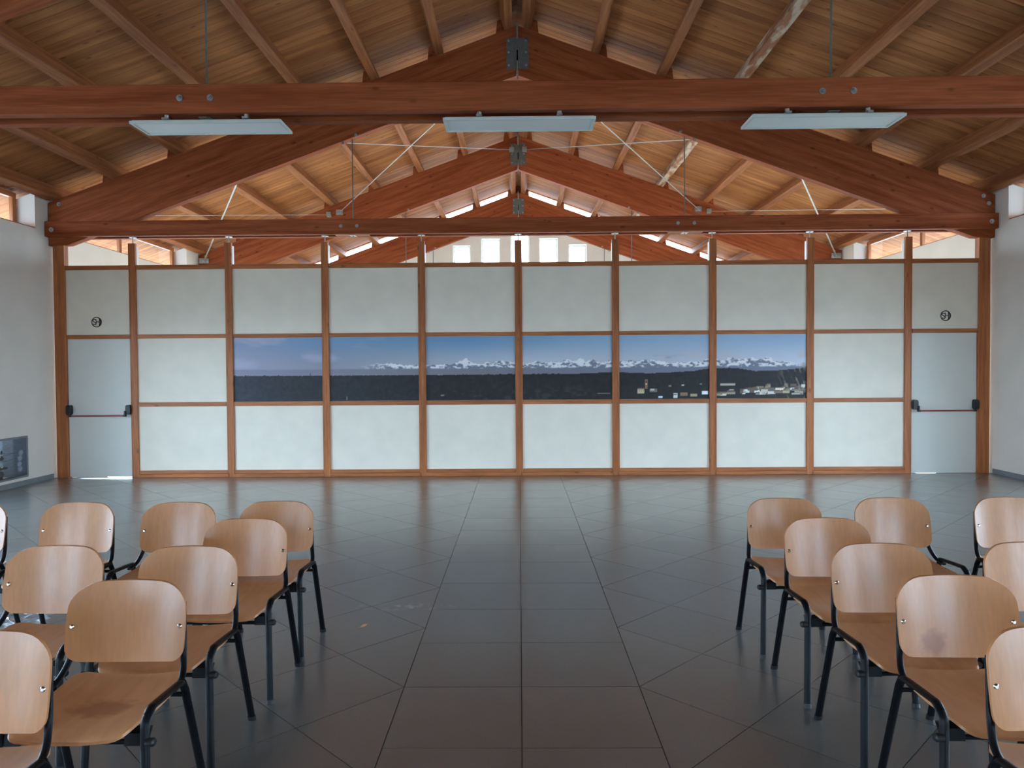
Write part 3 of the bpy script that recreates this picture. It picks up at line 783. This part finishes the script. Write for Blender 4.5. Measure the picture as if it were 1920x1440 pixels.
# ------------------------------------------------------------------ chairs
def arc(pts, seg=6, r=.05):
    """round the corners of a polyline"""
    P = [Vector(p) for p in pts]; out = [P[0]]
    for a, b, c in zip(P[:-2], P[1:-1], P[2:]):
        ra = min(r, (a-b).length*.48, (c-b).length*.48); p, q = b+(a-b).normalized()*ra, b+(c-b).normalized()*ra
        for i in range(seg+1):
            t = i/seg; out.append((1-t)**2*p+2*t*(1-t)*b+t*t*q)
    out.append(P[-1]); return out
def shell(rows, ncol, thick_dir, th):
    """rows: list of functions u->point for u in [-1,1]; second skin offset by th along thick_dir(row index)"""
    mb = MB(); n = ncol+1; m = len(rows); v = []
    for k, fn in enumerate(rows): v += [fn(-1+2*i/ncol) for i in range(n)]
    v2 = []
    for k, fn in enumerate(rows):
        d = thick_dir(k); v2 += [(p[0]+d[0]*th, p[1]+d[1]*th, p[2]+d[2]*th) for p in v[k*n:(k+1)*n]]
    f = []; o = m*n
    for k in range(m-1):
        for i in range(ncol):
            a = k*n+i; f.append((a, a+1, a+n+1, a+n)); f.append((o+a+n, o+a+n+1, o+a+1, o+a))
    for i in range(ncol): f.append((i, o+i, o+i+1, i+1)); a = (m-1)*n+i; f.append((a+1, o+a+1, o+a, a))
    for k in range(m-1):
        a = k*n; f.append((a+n, o+a+n, o+a, a)); a = k*n+ncol; f.append((a, o+a, o+a+n, a+n))
    mb.add(v+v2, f); return mb
def backrest_mb():
    ZB, ZT, W = .515, .815, .226; rows = []
    def corner(d, rz, rx): return rx*(1-math.sqrt(max(0, 1-((rz-d)/rz)**2))) if d < rz else 0
    ts = [0, .004, .012, .025, .042, .06]+[.06+(.215-.06)*i/9 for i in range(1, 10)]+[.235, .255, .272, .286, .295, .2985, .3]
    for d in ts:                      # d: distance down from the top
        z = ZT-d
        w = W-.010*((z-.64)/.13)**2*.6-corner(d, .085, .098)-corner(.3-d, .045, .048)
        def fn(u, w=w, z=z, d=d):
            x = u*w; k = d/.3
            zz = z-.010*(x/.2)**2*(1-k)+.012*(x/.2)**2*k
            yy = .212-.050*k-.003*math.sin(math.pi*k)-.038*(x/.231)**2
            return (x, yy, zz)
        rows.append(fn)
    return shell(rows, 22, lambda k: (0, 1, .15), .011)
def seat_mb():
    prof = [(.200, .462), (.196, .461), (.185, .459), (.165, .456), (.12, .450), (.06, .445), (0, .443), (-.06, .443), (-.12, .444), (-.17, .444), (-.190, .442), (-.208, .438), (-.222, .433), (-.232, .4275), (-.239, .422), (-.2435, .4165), (-.245, .412)]
    rows = []; m = len(prof)
    for k, (yy, zz) in enumerate(prof):
        # plan outline: small rear corners, wide rounded front
        s = .20-yy
        w = .218
        if s < .05: w -= .05*(1-math.sqrt(max(0, 1-((.05-s)/.05)**2)))
        path = (k-(m-8))/7
        if path > 0: w -= .105*(1-math.sqrt(max(0, 1-min(1, path)**2*.985)))
        if yy < -.08: w -= .02*((-.08-yy)/.2)
        def fn(u, w=w, yy=yy, zz=zz):
            x = u*w; dish = .010*(1-(x/.218)**2) if yy > -.16 else .010*(1-(x/.218)**2)*max(0, (yy+.245)/.085)
            return (x, yy, zz-dish+.004*abs(u)**3)
        rows.append(fn)
    def td(k):
        a = prof[max(0, k-1)]; b = prof[min(m-1, k+1)]; t = Vector((0, b[0]-a[0], b[1]-a[1])).normalized()
        return (0, -t.z, t.y) if t.y < 0 and False else (0, t.z*1.0, -abs(t.y)) if True else None
    return shell(rows, 20, td, .012)
TA, TB = .010, .0165
def make_chair():
    c = empty('chair')
    bk = backrest_mb().build('backrest', M_BEECH, c, smooth=True)
    seat_mb().build('seat', M_SEAT, c, smooth=True)
    for s in (-1, 1):
        MB().cyl((s*.205, .168, .655), (s*.205, .150, .655), .0095, 12).cyl((s*.205, .150, .655), (s*.205, .146, .655), .0095, 12, r1=.005).build('bolt', M_CHROME, bk, smooth=True)
        fl = MB().tube(arc([(s*.257, -.2275, .0), (s*.243, -.196, .455), (s*.243, -.150, .484)], 6, .045), TB, TA).build('leg', M_BLACK, c, smooth=True)
        rl = MB().tube([(s*.257, .2275, .0), (s*.246, .095, .44), (s*.243, .078, .475)], TB, TA).build('leg', M_BLACK, c, smooth=True)
        for lg, yy in ((fl, -.2275), (rl, .2275)):
            MB().tube([(s*.257, yy, 0), (s*.2562, yy-math.copysign(.0017, yy) if yy < 0 else yy-.006, .022)], TB+.003, TA+.003).build('foot_cap', M_BLACKPL, lg, smooth=True)
        MB().tube(arc([(s*.243, -.175, .470), (s*.243, -.150, .486), (s*.243, .075, .474), (s*.246, .095, .44)], 6, .03), TB, TA).build('side_rail', M_BLACK, c, smooth=True)
        MB().tube(arc([(s*.232, .02, .458), (s*.232, .110, .466), (s*.214, .162, .535), (s*.203, .188, .735)], 7, .08), .013, .0075).build('upright', M_BLACK, c, smooth=True)
        MB().prism([(-.200, .378), (-.175, .378), (-.140, .418), (-.196, .418)], s*.243, s*.175, 'x').build('bracket', M_BLACK, c)
        MB().cyl((s*.25, -.202, .392), (s*.274, -.202, .392), .015, 12).cyl((s*.274, -.202, .392), (s*.280, -.202, .392), .015, 12, r1=.010).build('bumper', M_BLACKPL, c, smooth=True)
    MB().cyl((-.243, -.18, .383), (.243, -.18, .383), .009, 10).build('crossbar', M_BLACK, c, smooth=True)
    MB().cyl((-.243, .085, .424), (.243, .085, .424), .009, 10).build('crossbar', M_BLACK, c, smooth=True)
    return c
def copy_tree(o, parent=None):
    c = o.copy(); COL.objects.link(c); c.parent = parent
    for ch in list(o.children): copy_tree(ch, c)
    return c
# (x, y of the rear feet, turn, label, group)
GL, GR = 'chairs left of the aisle', 'chairs right of the aisle'
CH = [
 (-1.485, 4.490, .00, 'plywood chair beside the aisle in farthest row, left block', GL),
 (-2.073, 4.470, .01, 'second plywood chair from the aisle in farthest row, left block', GL),
 (-2.705, 4.485, -.01, 'third plywood chair from the aisle in farthest row, left block', GL),
 (-3.362, 4.480, .00, 'plywood chair cut by left picture edge, farthest row', GL),
 (-1.480, 3.968, .00, 'plywood chair in second farthest row left of the aisle', GL),
 (-1.510, 3.355, .00, 'plywood chair in middle row next to the aisle, left block', GL),
 (-2.135, 3.375, .00, 'plywood chair in middle row near the left picture edge', GL),
 (-1.500, 2.820, .01, 'plywood chair shown whole in front of the left block, brown stained seat', GL),
 (-1.662, 2.270, .03, 'nearest chair at bottom left corner, cut by the picture edge', GL),
 (1.602, 4.507, .00, 'plywood chair beside the aisle in farthest row, right block', GR),
 (2.252, 4.505, .00, 'second plywood chair from the aisle in farthest row, right block', GR),
 (2.968, 4.500, -.02, 'plywood chair cut by right picture edge, farthest row', GR),
 (1.615, 3.915, .00, 'plywood chair in second farthest row right of the aisle', GR),
 (1.620, 3.350, .00, 'plywood chair in middle row next to the aisle, right block', GR),
 (2.308, 3.360, .00, 'plywood chair in middle row cut by the right picture edge', GR),
 (1.650, 2.840, -.02, 'plywood chair with a darker brown patch on its backrest, right block', GR),
 (1.637, 2.280, .00, 'nearest chair at bottom right corner, cut by the picture edge', GR),
]
proto = make_chair()
for i, (x, y, a, lab, g) in enumerate(CH):
    c = proto if i == 0 else copy_tree(proto)
    c.location = (x, y-.2275, 0); c.rotation_euler = (0, 0, a); tag(c, lab, 'chair', g)

# darker patches that belong to two single chairs
def stained(mat, name, centre, radii, colour, amount):
    m = mat.copy(); m.name = name; nt = m.node_tree; b = nt.nodes['Principled BSDF']
    src = b.inputs['Base Color'].links[0].from_socket
    tc = N(nt, 'ShaderNodeTexCoord'); mp = N(nt, 'ShaderNodeMapping', vector_type='TEXTURE')
    mp.inputs['Location'].default_value = centre; mp.inputs['Scale'].default_value = radii
    nt.links.new(tc.outputs['Object'], mp.inputs['Vector'])
    ns = N(nt, 'ShaderNodeTexNoise'); ns.inputs['Scale'].default_value = 1.6; nt.links.new(mp.outputs[0], ns.inputs['Vector'])
    ln = N(nt, 'ShaderNodeVectorMath', operation='LENGTH'); nt.links.new(mp.outputs[0], ln.inputs[0])
    d = math_(nt, 'ADD', ln.outputs['Value'], math_(nt, 'MULTIPLY_ADD', ns.outputs[0], 1.1, -.55))
    r = ramp(nt, [(.55, (amount,)*3+(1,)), (1.0, (0, 0, 0, 1))]); nt.links.new(d, r.inputs[0])
    nt.links.new(mixc(nt, r.outputs[0], src, colour), b.inputs['Base Color']); return m
for c in [o for o in bpy.data.objects if o.parent is None and o.get('category') == 'chair']:
    for key, part_, m in (('brown stained seat', 'seat', lambda: stained(M_SEAT, 'stained_seat', (.02, -.05, .44), (.13, .075, .2), (.34, .11, .04, 1), .75)),
                          ('darker brown patch', 'backrest', lambda: stained(M_BEECH, 'patched_backrest', (-.085, .15, .565), (.062, .2, .06), (.36, .11, .03, 1), .85))):
        if key in c['label']:
            for ch in c.children:
                if ch.name.split('.')[0] == part_:
                    ch.data = ch.data.copy(); ch.data.materials[0] = m()

# ------------------------------------------------------------------ litter
def foil_mat():
    m = bpy.data.materials.new('clear_film'); m.use_nodes = True; nt = m.node_tree
    nt.nodes.remove(nt.nodes['Principled BSDF']); out = nt.nodes['Material Output']
    tr = N(nt, 'ShaderNodeBsdfTransparent'); gl = N(nt, 'ShaderNodeBsdfGlossy'); gl.inputs['Roughness'].default_value = .12
    df = N(nt, 'ShaderNodeBsdfDiffuse'); df.inputs[0].default_value = (.85, .88, .92, 1)
    m1 = N(nt, 'ShaderNodeMixShader'); m1.inputs[0].default_value = .35; m2 = N(nt, 'ShaderNodeMixShader'); m2.inputs[0].default_value = .18
    nt.links.new(tr.outputs[0], m1.inputs[1]); nt.links.new(gl.outputs[0], m1.inputs[2])
    nt.links.new(m1.outputs[0], m2.inputs[1]); nt.links.new(df.outputs[0], m2.inputs[2]); nt.links.new(m2.outputs[0], out.inputs[0]); return m
nx, ny = 26, 16; v = []; f = []
for j in range(ny+1):
    for i in range(nx+1):
        x, y = -.30+.60*i/nx, -.16+.32*j/ny
        e = min(i, nx-i, j, ny-j)/4
        z = .002+.055*min(1, e)*abs(float(fbm2(np.array(x*9+5), np.array(y*11+3), 15))-.42)*3
        v.append((x+.03*math.sin(j*1.3), y+.03*math.sin(i*.9), z))
for j in range(ny):
    for i in range(nx): a = j*(nx+1)+i; f.append((a, a+1, a+nx+2, a+nx+1))
tag(obj('plastic_film', mesh('plastic_film', v, f, foil_mat()), None, (-3.42, 4.72, .0), (0, 0, .3)), 'crumpled clear plastic film on the floor behind left chairs', 'plastic film')
mb = MB()
mb.add([(-.03, 0, .001), (0, -.012, .004), (.03, .002, .012), (0, .014, .006), (-.005, 0, .016)], [(0, 1, 4), (1, 2, 4), (2, 3, 4), (3, 0, 4), (0, 3, 2, 1)])
tag(mb.build('dry_leaf', M_SEAT, None, (-.994, 4.575, 0), (0, 0, .6)), 'tiny dry leaf scrap on the grey floor left of aisle', 'leaf')
